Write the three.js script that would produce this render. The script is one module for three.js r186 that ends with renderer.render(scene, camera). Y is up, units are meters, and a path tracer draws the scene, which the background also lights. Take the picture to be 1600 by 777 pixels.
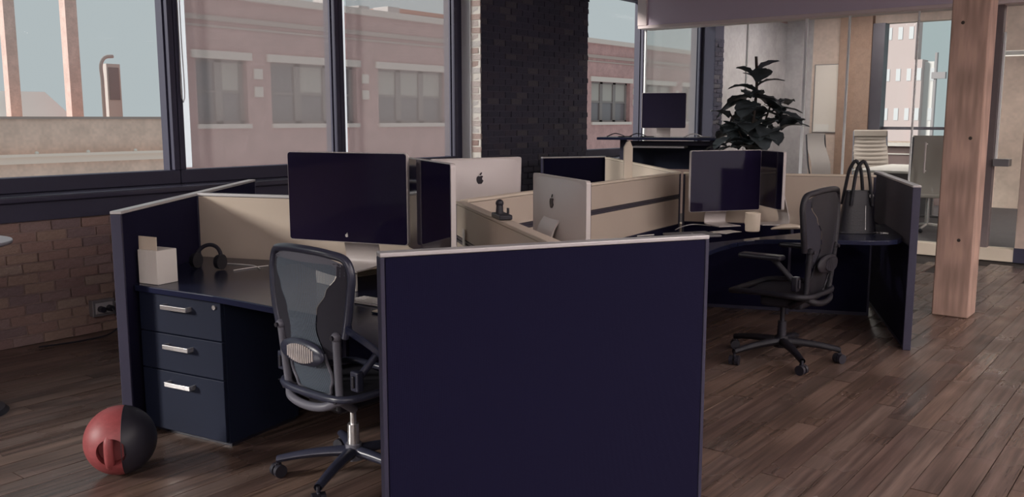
import * as THREE from 'three';
import { RoundedBoxGeometry } from 'three/addons/geometries/RoundedBoxGeometry.js';
import { mergeGeometries } from 'three/addons/utils/BufferGeometryUtils.js';
import { RectAreaLightUniformsLib } from 'three/addons/lights/RectAreaLightUniformsLib.js';
import { Brush, Evaluator, SUBTRACTION } from 'three-bvh-csg';

// ------------------------------------------------------------------ camera, sky, sun, exposure
// World: +X runs along the window wall (away from the camera), +Z points from the window wall into the room, y up.
// Plan coordinates (x to the right of the camera, d ahead of it) are turned into the world by P().
const SW = Math.sin(38 * Math.PI / 180), CW = Math.cos(38 * Math.PI / 180);
const CX = -3.48, CZ = 6.43, EYE = 1.57;
const P = (x, d, y = 0) => new THREE.Vector3(CX + SW * x + CW * d, y, CZ + CW * x - SW * d);
const face = (az) => { const a = az * Math.PI / 180, s = Math.sin(a), c = Math.cos(a); return Math.atan2(SW * s + CW * c, CW * s - SW * c); };
const TOP = 0.755, Q = (x, d, y = 0.73) => P(0.97 * x, 0.97 * d, y + TOP - 0.73);   // Q: spots on the desk tops
const dirAz = (az, el) => { const a = az * Math.PI / 180, e = el * Math.PI / 180, v = P(Math.sin(a), Math.cos(a)).sub(P(0, 0)); return v.multiplyScalar(Math.cos(e)).setY(Math.sin(e)); };

const scene = new THREE.Scene();
const camera = new THREE.PerspectiveCamera(2 * Math.atan(388.5 / 1400) * 180 / Math.PI, 1600 / 777, 0.05, 400);
camera.position.copy(P(0, 0, EYE));
{ const t = P(0, 10, EYE - 10 * 203 / 1400); camera.lookAt(t); }

scene.background = new THREE.Color().setRGB(0.46, 0.52, 0.535);
const sun = new THREE.DirectionalLight(new THREE.Color().setRGB(1, 0.95, 0.90), 4.2);
sun.position.copy(dirAz(-113, 21).multiplyScalar(40)); sun.target.position.set(0, 0, 2); sun.shadow.radius = 22;
sun.castShadow = true; sun.shadow.mapSize.set(2048, 2048);
Object.assign(sun.shadow.camera, { left: -25, right: 25, top: 20, bottom: -20, near: 1, far: 120 });
scene.add(sun, sun.target);
RectAreaLightUniformsLib.init();
const LAMP = new THREE.Color().setRGB(1, 0.88, 0.81), ADDED_LAMP_L = 74;

const renderer = new THREE.WebGLRenderer({ antialias: true });
renderer.toneMapping = THREE.LinearToneMapping; renderer.toneMappingExposure = 0.94;
renderer.shadowMap.enabled = true;

// ------------------------------------------------------------------ helpers
let seed = 7; const rnd = () => { seed = (seed * 1664525 + 1013904223) >>> 0; return seed / 4294967296; };
const rr = (a, b) => a + (b - a) * rnd();
const taken = {};
const numbered = (n) => { const k = taken[n] = (taken[n] ?? -1) + 1; return k ? n + '_' + String(k).padStart(3, '0') : n; };
function tag(o, label, category, group) { o.userData.label = label; o.userData.category = category; if (group) o.userData.group = group; return o; }
function thing(name, label, category, pos = [0, 0, 0], rot = 0, group) {
  const o = new THREE.Group(); o.name = numbered(name); scene.add(o);
  if (pos.isVector3) o.position.copy(pos); else o.position.set(...pos);
  o.rotation.y = rot; return tag(o, label, category, group);
}
function struct(name, label) { const o = new THREE.Group(); o.name = name; o.userData = { kind: 'structure', label }; scene.add(o); return o; }
function part(name, geo, mat, parent, label) {
  const m = new THREE.Mesh(Array.isArray(geo) ? merge(geo) : geo, mat); m.castShadow = m.receiveShadow = true;
  parent.userData.names ??= {}; m.name = name; if (label) m.userData.label = label;
  parent.add(m); return m;
}
function merge(list) { return mergeGeometries(list.map((g) => { const q = g.index ? g.toNonIndexed() : g; for (const k of Object.keys(q.attributes)) if (!['position', 'normal', 'uv'].includes(k)) q.deleteAttribute(k); return q; })); }
function box(w, h, d, x = 0, y = 0, z = 0, r = 0) {
  const g = r ? new RoundedBoxGeometry(w, h, d, 2, Math.min(r, w / 2.1, h / 2.1, d / 2.1)) : new THREE.BoxGeometry(w, h, d);
  const p = g.attributes.position, n = g.attributes.normal, uv = g.attributes.uv;            // uv in metres
  for (let i = 0; i < p.count; i++) {
    const ax = Math.abs(n.getX(i)), ay = Math.abs(n.getY(i)), az = Math.abs(n.getZ(i));
    if (ay >= ax && ay >= az) uv.setXY(i, p.getX(i), p.getZ(i)); else if (ax >= az) uv.setXY(i, p.getZ(i), p.getY(i)); else uv.setXY(i, p.getX(i), p.getY(i));
  }
  return g.translate(x, y, z);
}
const span = (x0, x1, y0, y1, z0, z1, r = 0) => box(x1 - x0, y1 - y0, z1 - z0, (x0 + x1) / 2, (y0 + y1) / 2, (z0 + z1) / 2, r);
const V = (x, y, z) => new THREE.Vector3(x, y, z);
const tube = (pts, r, seg = 24, rs = 8, closed = false) => new THREE.TubeGeometry(new THREE.CatmullRomCurve3(pts, closed, 'centripetal'), seg, r, rs, closed);
const cyl = (r0, r1, h, x = 0, y = 0, z = 0, s = 24) => new THREE.CylinderGeometry(r0, r1, h, s).translate(x, y, z);
const lathe = (pts, s = 32) => new THREE.LatheGeometry(pts.map(([r, y]) => new THREE.Vector2(r, y)), s);
function rod(a, b, r0, r1 = r0, s = 12) { const v = b.clone().sub(a), g = new THREE.CylinderGeometry(r1, r0, v.length(), s); g.translate(0, v.length() / 2, 0); return g.applyQuaternion(new THREE.Quaternion().setFromUnitVectors(V(0, 1, 0), v.normalize())).translate(a.x, a.y, a.z); }
function grid(nu, nv, f) {
  const p = [], uv = [], ix = [];
  for (let j = 0; j <= nv; j++) for (let i = 0; i <= nu; i++) { const q = f(i / nu, j / nv); p.push(q.x, q.y, q.z); uv.push(q.u ?? i / nu, q.v ?? j / nv); }
  for (let j = 0; j < nv; j++) for (let i = 0; i < nu; i++) { const a = j * (nu + 1) + i, b = a + 1, c = a + nu + 1, d = c + 1; ix.push(a, b, d, a, d, c); }
  const g = new THREE.BufferGeometry(); g.setAttribute('position', new THREE.Float32BufferAttribute(p, 3)); g.setAttribute('uv', new THREE.Float32BufferAttribute(uv, 2)); g.setIndex(ix); g.computeVertexNormals(); return g;
}
function roundRect(w, h, r) { const s = new THREE.Shape(), x = w / 2, y = h / 2; s.moveTo(-x + r, -y); s.lineTo(x - r, -y); s.absarc(x - r, -y + r, r, -Math.PI / 2, 0); s.lineTo(x, y - r); s.absarc(x - r, y - r, r, 0, Math.PI / 2); s.lineTo(-x + r, y); s.absarc(-x + r, y - r, r, Math.PI / 2, Math.PI); s.lineTo(-x, -y + r); s.absarc(-x + r, -y + r, r, Math.PI, 1.5 * Math.PI); return s; }
const extrude = (shape, depth, bevel = 0, seg = 2, curve = 10) => new THREE.ExtrudeGeometry(shape, { depth, bevelEnabled: bevel > 0, bevelSize: bevel, bevelThickness: bevel, bevelOffset: -bevel, bevelSegments: seg, curveSegments: curve });

// ------------------------------------------------------------------ textures
function texture(w, h, f, srgb) {
  const a = new Uint8Array(w * h * 4);
  for (let y = 0; y < h; y++) for (let x = 0; x < w; x++) { const c = f(x, y), i = (y * w + x) * 4; a[i] = c[0]; a[i + 1] = c[1]; a[i + 2] = c[2]; a[i + 3] = c[3] ?? 255; }
  const t = new THREE.DataTexture(a, w, h); t.magFilter = THREE.LinearFilter; t.minFilter = THREE.LinearMipmapLinearFilter; t.generateMipmaps = true;
  t.wrapS = t.wrapT = THREE.RepeatWrapping; if (srgb) t.colorSpace = THREE.SRGBColorSpace; t.needsUpdate = true; return t;
}
function noiseField(n, cellsX, cellsY) {                                     // tileable value noise
  const g = Array.from({ length: cellsX * cellsY }, rnd), s = (t) => t * t * (3 - 2 * t);
  return (x, y) => { const u = x / n * cellsX, v = y / n * cellsY, i = Math.floor(u), j = Math.floor(v), a = s(u - i), b = s(v - j); const q = (p, r) => g[((r % cellsY + cellsY) % cellsY) * cellsX + (p % cellsX + cellsX) % cellsX]; return (q(i, j) * (1 - a) + q(i + 1, j) * a) * (1 - b) + (q(i, j + 1) * (1 - a) + q(i + 1, j + 1) * a) * b; };
}
const N = 512, nf = [[4, 48], [9, 120], [16, 16], [64, 64], [5, 5], [24, 200]].map(([a, b]) => noiseField(N, a, b));
const grainT = texture(N, N, (x, y) => { const v = 0.5 * nf[0](x, y) + 0.3 * nf[1](x, y) + 0.2 * nf[5](x, y), w = 0.78 + 0.34 * (v - 0.5) * 2 * 0.7 + 0.1 * (nf[4](x, y) - 0.5); const k = 255 * Math.min(1, Math.max(0, w)); return [k, k * 0.985, k * 0.97]; }, true);
const softGrainT = texture(N, N, (x, y) => { const v = 0.55 * nf[0](x, y) + 0.2 * nf[1](x, y) + 0.25 * nf[4](x, y), k = 255 * Math.min(1, 0.76 + 0.3 * v); return [k, k * 0.99, k * 0.98]; }, true);
const wearT = texture(N, N, (x, y) => { const v = 0.5 * nf[2](x, y) + 0.3 * nf[4](x, y) + 0.2 * nf[0](x, y); const k = 255 * Math.min(1, 0.25 + 0.75 * v); return [k, k, k]; });
const blotchT = texture(N, N, (x, y) => { const v = 0.45 * nf[2](x, y) + 0.35 * nf[3](x, y) + 0.2 * nf[4](x, y), k = 255 * (0.84 + 0.16 * v); return [k, k, k]; }, true);
const bumpT = texture(N, N, (x, y) => { const k = 255 * (0.6 * nf[3](x, y) + 0.4 * nf[2](x, y)); return [k, k, k]; });
const weaveT = texture(64, 64, (x, y) => { const k = 128 + 60 * Math.sin(x / 64 * Math.PI * 16) + 60 * Math.sin(y / 64 * Math.PI * 16); return [k, k, k]; });
const meshAlphaT = texture(32, 32, (x, y) => { const k = (x % 16 < 10) ? 255 : 120; return [k, k, k]; });
const rep = (t, sx, sy = sx, ox = 0, oy = 0) => { const c = t.clone(); c.repeat.set(sx, sy); c.offset.set(ox, oy); c.needsUpdate = true; return c; };

// ------------------------------------------------------------------ materials
const rgb = (r, g, b) => new THREE.Color().setRGB(r, g, b);
const std = (c, roughness = 0.8, o = {}) => new THREE.MeshStandardMaterial({ color: c, roughness, ...o });
const phy = (c, roughness, o) => new THREE.MeshPhysicalMaterial({ color: c, roughness, ...o });
const weave1 = rep(weaveT, 40), M = {
  navy: phy(rgb(0.0085, 0.0075, 0.028), 0.95, { specularIntensity: 0.3, bumpMap: weave1, bumpScale: 0.0006 }),
  navySteel: phy(rgb(0.009, 0.013, 0.030), 0.6, { specularIntensity: 0.45 }),
  navyTop: phy(rgb(0.014, 0.017, 0.042), 0.2, { specularIntensity: 0.4 }),
  navyFrame: std(rgb(0.034, 0.032, 0.064), 0.55),
  greyFabric: std(rgb(0.11, 0.10, 0.12), 0.95, { bumpMap: weave1, bumpScale: 0.0006 }),
  beige: std(rgb(0.56, 0.47, 0.385), 0.95, { bumpMap: weave1, bumpScale: 0.0006 }),
  cap: std(rgb(0.55, 0.53, 0.53), 0.35, { metalness: 0.3 }),
  rail: std(rgb(0.10, 0.09, 0.11), 0.4, { metalness: 0.4 }),
  alu: std(rgb(0.60, 0.55, 0.53), 0.42, { metalness: 0.1 }),
  aluDark: std(rgb(0.30, 0.29, 0.30), 0.4, { metalness: 0.5 }),
  chrome: std(rgb(0.75, 0.74, 0.74), 0.22, { metalness: 0.8 }),
  screen: phy(rgb(0.0135, 0.010, 0.031), 0.06, { ior: 1.45 }),
  logo: std(rgb(0.012, 0.010, 0.018), 0.25),
  blackPlastic: std(rgb(0.018, 0.017, 0.026), 0.45),
  chairFrame: std(rgb(0.034, 0.037, 0.062), 0.3),
  chairWeb: std(rgb(0.018, 0.017, 0.028), 0.8, { side: THREE.DoubleSide }),
  chairGrey: std(rgb(0.135, 0.135, 0.165), 0.42),
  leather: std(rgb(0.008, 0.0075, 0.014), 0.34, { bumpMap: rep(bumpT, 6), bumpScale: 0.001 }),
  white: std(rgb(0.74, 0.71, 0.67), 0.7),
  cream: std(rgb(0.72, 0.62, 0.50), 0.75),
  paper: std(rgb(0.78, 0.74, 0.68), 0.85),
  wood: std(rgb(0.56, 0.38, 0.31), 0.75, { map: rep(grainT, 0.9, 0.9), bumpMap: rep(grainT, 0.9, 0.9), bumpScale: 0.002 }),
  plasterGrey: std(rgb(0.52, 0.49, 0.50), 0.9, { map: rep(blotchT, 0.4) }),
  plasterWarm: std(rgb(0.70, 0.555, 0.475), 0.9, { map: rep(blotchT, 0.4) }),
  coolPaint: std(rgb(0.58, 0.61, 0.70), 0.9),
  white2: std(rgb(0.7, 0.68, 0.66), 0.9),
  mortar: std(rgb(0.42, 0.30, 0.27), 0.95, { map: rep(blotchT, 2) }),
  mortarDark: std(rgb(0.085, 0.08, 0.115), 0.95),
  glass: phy(rgb(1, 1, 1), 0.0, { transmission: 1, thickness: 0, ior: 1.45, specularIntensity: 0.01 }),
  glassWall: phy(rgb(0.94, 0.97, 0.96), 0.0, { transmission: 1, thickness: 0, ior: 1.4, specularIntensity: 0.35 }),
  shade: phy(rgb(0.50, 0.44, 0.43), 1, { transmission: 0.55, thickness: 0, transparent: true, opacity: 0.45, side: THREE.DoubleSide }),
  frost: phy(rgb(0.95, 0.97, 1), 1, { transmission: 0.92, thickness: 0, side: THREE.DoubleSide }),
  leaf: phy(rgb(0.075, 0.092, 0.10), 0.36, { side: THREE.DoubleSide }),
  bark: std(rgb(0.05, 0.04, 0.035), 0.9),
  red: std(rgb(0.33, 0.066, 0.07), 0.5, { map: rep(blotchT, 3) }),
  header: std(rgb(0.72, 0.61, 0.70), 0.85),
  headerTrim: std(rgb(0.85, 0.72, 0.70), 0.7),
};

// ------------------------------------------------------------------ floor
{
  const floor = struct('floor', 'worn dark brown hardwood strip floor with planks running along the window wall');
  part('subfloor', span(-13, 15.3, -0.25, -0.012, -0.1, 13.1), std(rgb(0.03, 0.022, 0.02), 0.9), floor);
  const tones = [[0.221, 0.15, 0.124], [0.189, 0.127, 0.109], [0.247, 0.169, 0.137], [0.208, 0.146, 0.126], [0.172, 0.12, 0.104], [0.234, 0.169, 0.146]];
  const mats = tones.map((t, i) => std(rgb(...t), 0.52, { map: rep(grainT, 0.5, 1.1, i * 0.17, i * 0.31), roughnessMap: rep(wearT, 0.35, 0.5, i * 0.2, 0), bumpMap: rep(grainT, 0.5, 1.1, i * 0.17, i * 0.31), bumpScale: 0.0006 }));
  const W = 0.115, lens = [1.15, 1.55, 1.95, 2.35], geos = lens.map((l) => box(l - 0.004, 0.014, W - 0.004, 0, -0.007, 0));
  const list = [], cam = camera.position, fwd = P(0, 1).sub(P(0, 0));
  for (let z = 0.06; z < 13; z += W) {
    let x = -12.9 + rr(0, 1.4);
    while (x < 7.6) {
      const k = Math.floor(rnd() * 4), l = lens[k], cx = x + l / 2; x += l;
      if (cx > 6.9) continue;
      const v = V(cx - cam.x, 0, z - cam.z), d = v.dot(fwd), s = v.x * (SW) + v.z * CW;
      list.push({ k, cx, z, m: Math.floor(rnd() * 6), y: rr(-0.0012, 0.0008), seen: d > 3.2 && d < 12 && Math.abs(s) < d * 0.60, d });
    }
  }
  const near = list.filter((p) => p.seen).sort((a, b) => a.d - b.d).slice(0, 300), set = new Set(near);
  for (const p of near) { const m = part('floor_plank', geos[p.k], mats[p.m], floor); m.position.set(p.cx, p.y, p.z); }
  const rest = part('floor_boards', list.filter((p) => !set.has(p)).map((p) => geos[p.k].clone().translate(p.cx, p.y, p.z)), mats[0], floor); rest.userData.kind = 'stuff';
  part('platform', span(7.64, 13.0, -0.012, 0.12, 0, 12.6), std(rgb(0.10, 0.09, 0.095), 0.7, { map: rep(blotchT, 0.8) }), floor, 'raised grey floor of the glass walled meeting room');
}

// ------------------------------------------------------------------ window wall with bricks
const brickVar = (l, h, d) => Array.from({ length: 4 }, () => { const g = new THREE.BoxGeometry(l, h, d); const p = g.attributes.position, seen = {}; for (let i = 0; i < p.count; i++) { const k = [p.getX(i), p.getY(i), p.getZ(i)].map((v) => v.toFixed(3)).join(); seen[k] ??= [rr(-0.004, 0.004), rr(-0.003, 0.003), rr(-0.003, 0.003)]; p.setXYZ(i, p.getX(i) + seen[k][0], p.getY(i) + seen[k][1], p.getZ(i) + seen[k][2]); } g.computeVertexNormals(); return g; });
const bricksFull = brickVar(0.200, 0.060, 0.02), bricksHalf = brickVar(0.095, 0.060, 0.02);
const brickTones = [[0.46, 0.30, 0.26], [0.50, 0.35, 0.28], [0.41, 0.27, 0.25], [0.53, 0.40, 0.33], [0.35, 0.25, 0.25], [0.44, 0.31, 0.29]].map((c) => std(rgb(...c), 0.92, { map: rep(blotchT, 1), bumpMap: rep(bumpT, 1), bumpScale: 0.004 }));
const darkTones = [[0.066, 0.062, 0.10], [0.076, 0.066, 0.10], [0.054, 0.053, 0.09], [0.066, 0.063, 0.105], [0.06, 0.057, 0.095], [0.115, 0.105, 0.13]].map((c) => std(rgb(...c), 0.75, { map: rep(blotchT, 1), bumpMap: rep(bumpT, 1), bumpScale: 0.004 }));
const paleTones = [[0.85, 0.74, 0.70], [0.72, 0.55, 0.5], [0.9, 0.85, 0.82], [0.6, 0.42, 0.38]].map((c) => std(rgb(...c), 0.92, { map: rep(blotchT, 1), bumpMap: rep(bumpT, 1), bumpScale: 0.004 }));  // reveal bricks: light from the windows is put into these colours
// bricks on a face that looks along +Z (turn 0) or along -X (turn -90 degrees)
function brickFace(parent, u0, u1, y0, y1, at, turn, mats, single) {
  const out = []; let row = 0; const step = 0.212;
  for (let y = y0 + 0.036; y < y1 - 0.02; y += 0.072, row++) {
    for (let u = u0 + (row % 2 ? -0.106 : 0); u < u1 - 0.01; u += step) {
      let a = Math.max(u, u0), b = Math.min(u + 0.2, u1); if (b - a < 0.05) continue;
      const full = b - a > 0.15, g = (full ? bricksFull : bricksHalf)[Math.floor(rnd() * 4)], sx = (b - a) / (full ? 0.2 : 0.095), mat = mats[Math.min(mats.length - 1, Math.floor(Math.pow(rnd(), 1.1) * mats.length))], dz = rr(-0.003, 0.005), c = (a + b) / 2, turnZ = rr(-0.008, 0.008);
      const m = new THREE.Matrix4().compose(turn ? V(at - dz, y, c) : V(c, y, at + dz), new THREE.Quaternion().setFromEuler(new THREE.Euler(0, turn, turnZ)), V(sx, 1, 1));
      if (single) { const o = part('brick', g, mat, parent); m.decompose(o.position, o.quaternion, o.scale); } else out.push(g.clone().applyMatrix4(m));
    }
  }
  if (!single && out.length) part('brickwork', out, mats[0], parent).userData.kind = 'stuff';
}
const SILL = 1.155, HEAD = 3.3, CEIL = 3.75;
const wallL = struct('wall_left', 'exposed brick wall under the large windows');
part('core', [span(-13, 4.18, 0, 1.0, -0.42, 0), span(6.34, 10.0, 0, 1.0, -0.42, 0), span(-13, 13.1, HEAD, CEIL, -0.42, 0), span(-13, -11.2, 1.0, HEAD, -0.42, 0)], M.mortar, wallL);
brickFace(wallL, -1.7, 1.5, 0.0, 0.88, 0.001, 0, brickTones, true);
brickFace(wallL, -7.5, -1.704, 0.0, 0.88, 0.006, 0, brickTones, false);
brickFace(wallL, 1.504, 4.18, 0.0, 0.88, 0.006, 0, brickTones, false);
part('window_apron', [span(-13, 4.18, 0.87, 1.0, 0.0, 0.035), span(6.34, 7.6, 0.3, 1.0, 0, 0.035)], M.navyFrame, wallL, 'dark painted board below the window ledge');
part('window_ledge', [span(-13, 4.17, 1.0, 1.045, -0.30, 0.075, 0.012), span(6.35, 7.6, 1.0, 1.045, -0.30, 0.075, 0.012)], std(rgb(0.05, 0.047, 0.075), 0.25), wallL, 'dark glossy window ledge');
const pier = struct('wall_pier', 'dark brick pier between the windows with window light coloured into its pale brick reveal');
part('core', span(4.2, 6.32, 0, CEIL, -0.42, -0.001), M.mortarDark, pier);
brickFace(pier, 4.2, 6.32, 1.08, 2.95, -0.006, 0, darkTones, true);  // front bricks in darker tones than the wall under the windows
brickFace(pier, 4.2, 6.32, 0, 1.08, 0.005, 0, darkTones, false);
brickFace(pier, 4.2, 6.32, 2.952, CEIL, 0.005, 0, darkTones, false);
brickFace(pier, -0.125, 0.0, 1.05, 2.99, 4.196, -Math.PI / 2, paleTones, true);
part('pale_mortar', span(4.1885, 4.2, 1.05, 2.99, -0.13, -0.001), M.paper, pier);
part('white_reveal', span(4.17, 4.2, 1.05, HEAD, -0.26, -0.13, 0.004), std(rgb(0.92, 0.93, 0.93), 0.7), pier, 'white edge beside the window');  // whiter strip at the window end of the reveal
const pier2 = struct('wall_corner', 'dark brick pier and grey plaster wall inside the glass room');
part('core', span(10.0, 10.32, 0, HEAD, -0.42, -0.001), M.mortarDark, pier2);
brickFace(pier2, 10.0, 10.32, 0.9, 2.9, -0.002, 0, darkTones, true);
part('plaster', span(10.32, 13.0, 0, HEAD, -0.42, 0.0), M.plasterGrey, pier2);

// windows: one structure per window, frame, glass, and what hangs in it
function windowUnit(n, x0, x1, o = {}) {
  const w = struct('window_' + n, o.label ?? 'tall dark framed window'), z0 = -0.36, z1 = -0.22, y0 = 1.045;
  part('bottom_rail', span(x0, x1, y0, SILL, z0, z1, 0.008), M.navyFrame, w);
  part('top_rail', span(x0, x1, HEAD - 0.08, HEAD, z0, z1), M.navyFrame, w);
  part('mullion', [span(x0, x0 + 0.05, SILL, HEAD - 0.08, z0, z1, 0.006), span(x0 + 0.05, x0 + 0.065, SILL, HEAD - 0.08, z0, z1 - 0.05)], M.navyFrame, w);
  part('mullion', [span(x1 - 0.05, x1, SILL, HEAD - 0.08, z0, z1, 0.006), span(x1 - 0.065, x1 - 0.05, SILL, HEAD - 0.08, z0, z1 - 0.05)], M.navyFrame, w);
  part('glass_pane', box(x1 - x0 - 0.1, HEAD - SILL - 0.08, 0.004, (x0 + x1) / 2, (SILL + HEAD - 0.08) / 2, -0.30), M.glass, w);
  if (o.shade) {
    part('gap_light_strip', box(0.085, HEAD - SILL - 0.10, 0.003, x0 + 0.145, (SILL + HEAD - 0.08) / 2, -0.352), M.frost, w, 'translucent strip added to show bright daylight in the gap beside the shade');  // added strip that catches the sun and stands in for the bright gap
    part('roller_shade', new THREE.PlaneGeometry(x1 - x0 - 0.05 - 0.13 - 0.04, HEAD - SILL - 0.1).translate((x0 + 0.13 + x1 - 0.09) / 2, (SILL + HEAD - 0.08) / 2, -0.265), M.shade, w, 'see-through grey mesh roller shade');
  }
  if (o.cord) part('shade_cord', tube([V(x0 + 0.03, 2.9, -0.20), V(x0 + 0.03, 2.2, -0.20), V(x0 + 0.03, 1.72, -0.20), V(x0 + 0.04, 1.70, -0.20), V(x0 + 0.05, 1.72, -0.20), V(x0 + 0.05, 2.2, -0.20), V(x0 + 0.05, 2.9, -0.20)], 0.004, 60, 6), M.cap, w, 'pale looped pull cord');
  return w;
}
let wn = 1;
for (let x = -11.18; x < -3.2; x += 1.77) windowUnit(wn++, x, Math.min(x + 1.765, -1.245));
windowUnit(wn++, -2.33, -1.245);
windowUnit(wn++, -1.24, 0.635, { label: 'clear window with a view of sky and a low parapet' });
windowUnit(wn++, 0.64, 2.365, { shade: true, cord: true, label: 'window behind a mesh shade, left of the desk display' });
windowUnit(wn++, 2.37, 4.06, { shade: true, label: 'window behind a mesh shade next to the pale brick reveal' });
windowUnit(wn++, 6.36, 8.165, { label: 'window behind the standing desk' });
windowUnit(wn++, 8.17, 9.98, { shade: true, label: 'window seen through the glass partition' });
part('trim', span(4.06, 4.20, 1.045, HEAD, -0.42, -0.26), M.navyFrame, wallL);
part('trim', span(6.32, 6.36, 1.045, HEAD, -0.42, -0.26), M.navyFrame, wallL);

// ------------------------------------------------------------------ the other walls and the ceiling
part('core', span(-13.2, -13, 0, CEIL, -0.42, 13), M.coolPaint, struct('wall_back', 'pale plaster wall behind the camera'));
part('core', span(-13.2, 13.2, 0, CEIL, 12.6, 12.8), M.coolPaint, struct('wall_right', 'pale plaster wall opposite the windows'));
part('slab', span(-13.2, 13.2, CEIL, CEIL + 0.25, -0.42, 12.8), M.coolPaint, struct('ceiling', 'pale ceiling'));
{ // glass wall of the meeting room with the deep header
  const g = struct('wall_glass', 'glass partition of the meeting room under a deep grey header');
  part('header', span(7.55, 7.85, 2.83, CEIL, 0.02, 12.6), M.header, g, 'deep grey header box');
  part('header_end', span(7.52, 7.55, 2.83, CEIL, 0.02, 0.16, 0.004), M.headerTrim, g, 'pale upright strip at the end of the header');
  part('header_trim', span(7.53, 7.87, 2.79, 2.83, 0.02, 12.6, 0.006), M.headerTrim, g, 'pale trim under the header');
  part('curb', span(7.60, 7.78, 0.0, 0.14, 0.05, 6.2, 0.006), M.cream, g, 'cream curb under the glass');
  const joints = [0.06, 1.55, 2.32, 2.84, 3.62, 4.40];
  for (let i = 0; i < joints.length - 1; i++) part('glass_pane', span(7.684, 7.694, 0.14, 2.79, joints[i] + 0.006, joints[i + 1] - 0.006), M.glassWall, g);
  part('glass_pane', span(7.684, 7.694, 0.14, 2.79, 4.52, 6.2), M.glassWall, g);
  const edge = std(rgb(0.93, 0.95, 0.95), 0.3);
  for (const [z, w] of [[1.55, 0.012], [2.32, 0.03], [2.84, 0.022], [3.62, 0.016], [0.06, 0.02]]) part('glass_joint', span(7.672, 7.706, 0.14, 2.79, z - w / 2, z + w / 2), edge, g, 'pale joint between glass panes');
  part('door_frame', span(7.63, 7.75, 0, 2.79, 4.42, 4.50, 0.006), std(rgb(0.20, 0.16, 0.16), 0.5), g, 'dark upright of the glass door');
  part('door_edge', span(7.66, 7.72, 1.05, 2.5, 4.505, 4.525), edge, g);
  part('door_lock', span(7.60, 7.78, 1.05, 1.13, 4.50, 4.66, 0.005), M.aluDark, g, 'grey metal lock block on the glass door');
  part('pull_handle', [rod(V(7.60, 0.95, 3.80), V(7.60, 1.30, 3.80), 0.01), rod(V(7.60, 0.97, 3.80), V(7.684, 0.97, 3.80), 0.006), rod(V(7.60, 1.28, 3.80), V(7.684, 1.28, 3.80), 0.006)], M.alu, g, 'slim metal pull handle');
  part('post', span(7.60, 7.80, 0, 2.79, 4.78, 4.94, 0.006), M.plasterWarm, g, 'pale upright at the edge of the view');
  part('post_base', span(7.595, 7.805, 0, 0.16, 4.775, 4.945), M.navyFrame, g);
  part('solid_wall', span(7.55, 7.85, 0, 2.79, 6.2, 12.6), M.plasterWarm, g);
}
{ // far wall of the meeting room with its window
  const w = struct('wall_front', 'far wall of the meeting room');
  part('plaster', [span(13, 13.2, 0, CEIL, -0.42, 0.50)], M.plasterGrey, w);
  part('plaster', [span(13, 13.2, 0, CEIL, 0.50, 1.16), span(13, 13.2, 0, CEIL, 3.3, 12.6), span(13, 13.2, 0, 1.18, 1.16, 3.3), span(13, 13.2, 3.2, CEIL, 1.16, 3.3)], M.plasterWarm, w);
  part('pier', span(12.86, 13.0, 0.12, CEIL, 1.02, 1.57), std(rgb(0.38, 0.25, 0.19), 0.9, { map: rep(blotchT, 1) }), w, 'brown brick coloured pilaster');
  part('sill_board', span(12.72, 13.0, 1.10, 1.16, 1.66, 3.4, 0.006), M.white, w, 'white window sill');
  part('sill_front', span(12.80, 13.0, 0.12, 1.10, 1.66, 3.4), std(rgb(0.22, 0.16, 0.155), 0.8), w, 'brown panel below the sill');
  part('sill_rail', span(12.78, 12.82, 0.96, 0.98, 1.66, 3.4), M.white, w);
  const n = struct('window_' + wn++, 'meeting room window with a view of a brick tower and sky');
  part('jamb', span(12.9, 13.15, 1.16, 3.2, 1.57, 1.77), M.rail, n, 'dark deep window jamb');
  part('jamb', span(13.0, 13.15, 1.16, 3.2, 3.24, 3.32), M.rail, n);
  part('sash_bar', [span(13.05, 13.10, 1.38, 1.43, 1.77, 3.24)], M.rail, n);
  part('glass_pane', span(13.07, 13.075, 1.16, 3.2, 1.77, 3.24), M.glass, n);
  part('blind_end', span(12.98, 13.06, 3.02, 3.2, 2.86, 3.24), M.headerTrim, n, 'short lowered blind');
}

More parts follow.
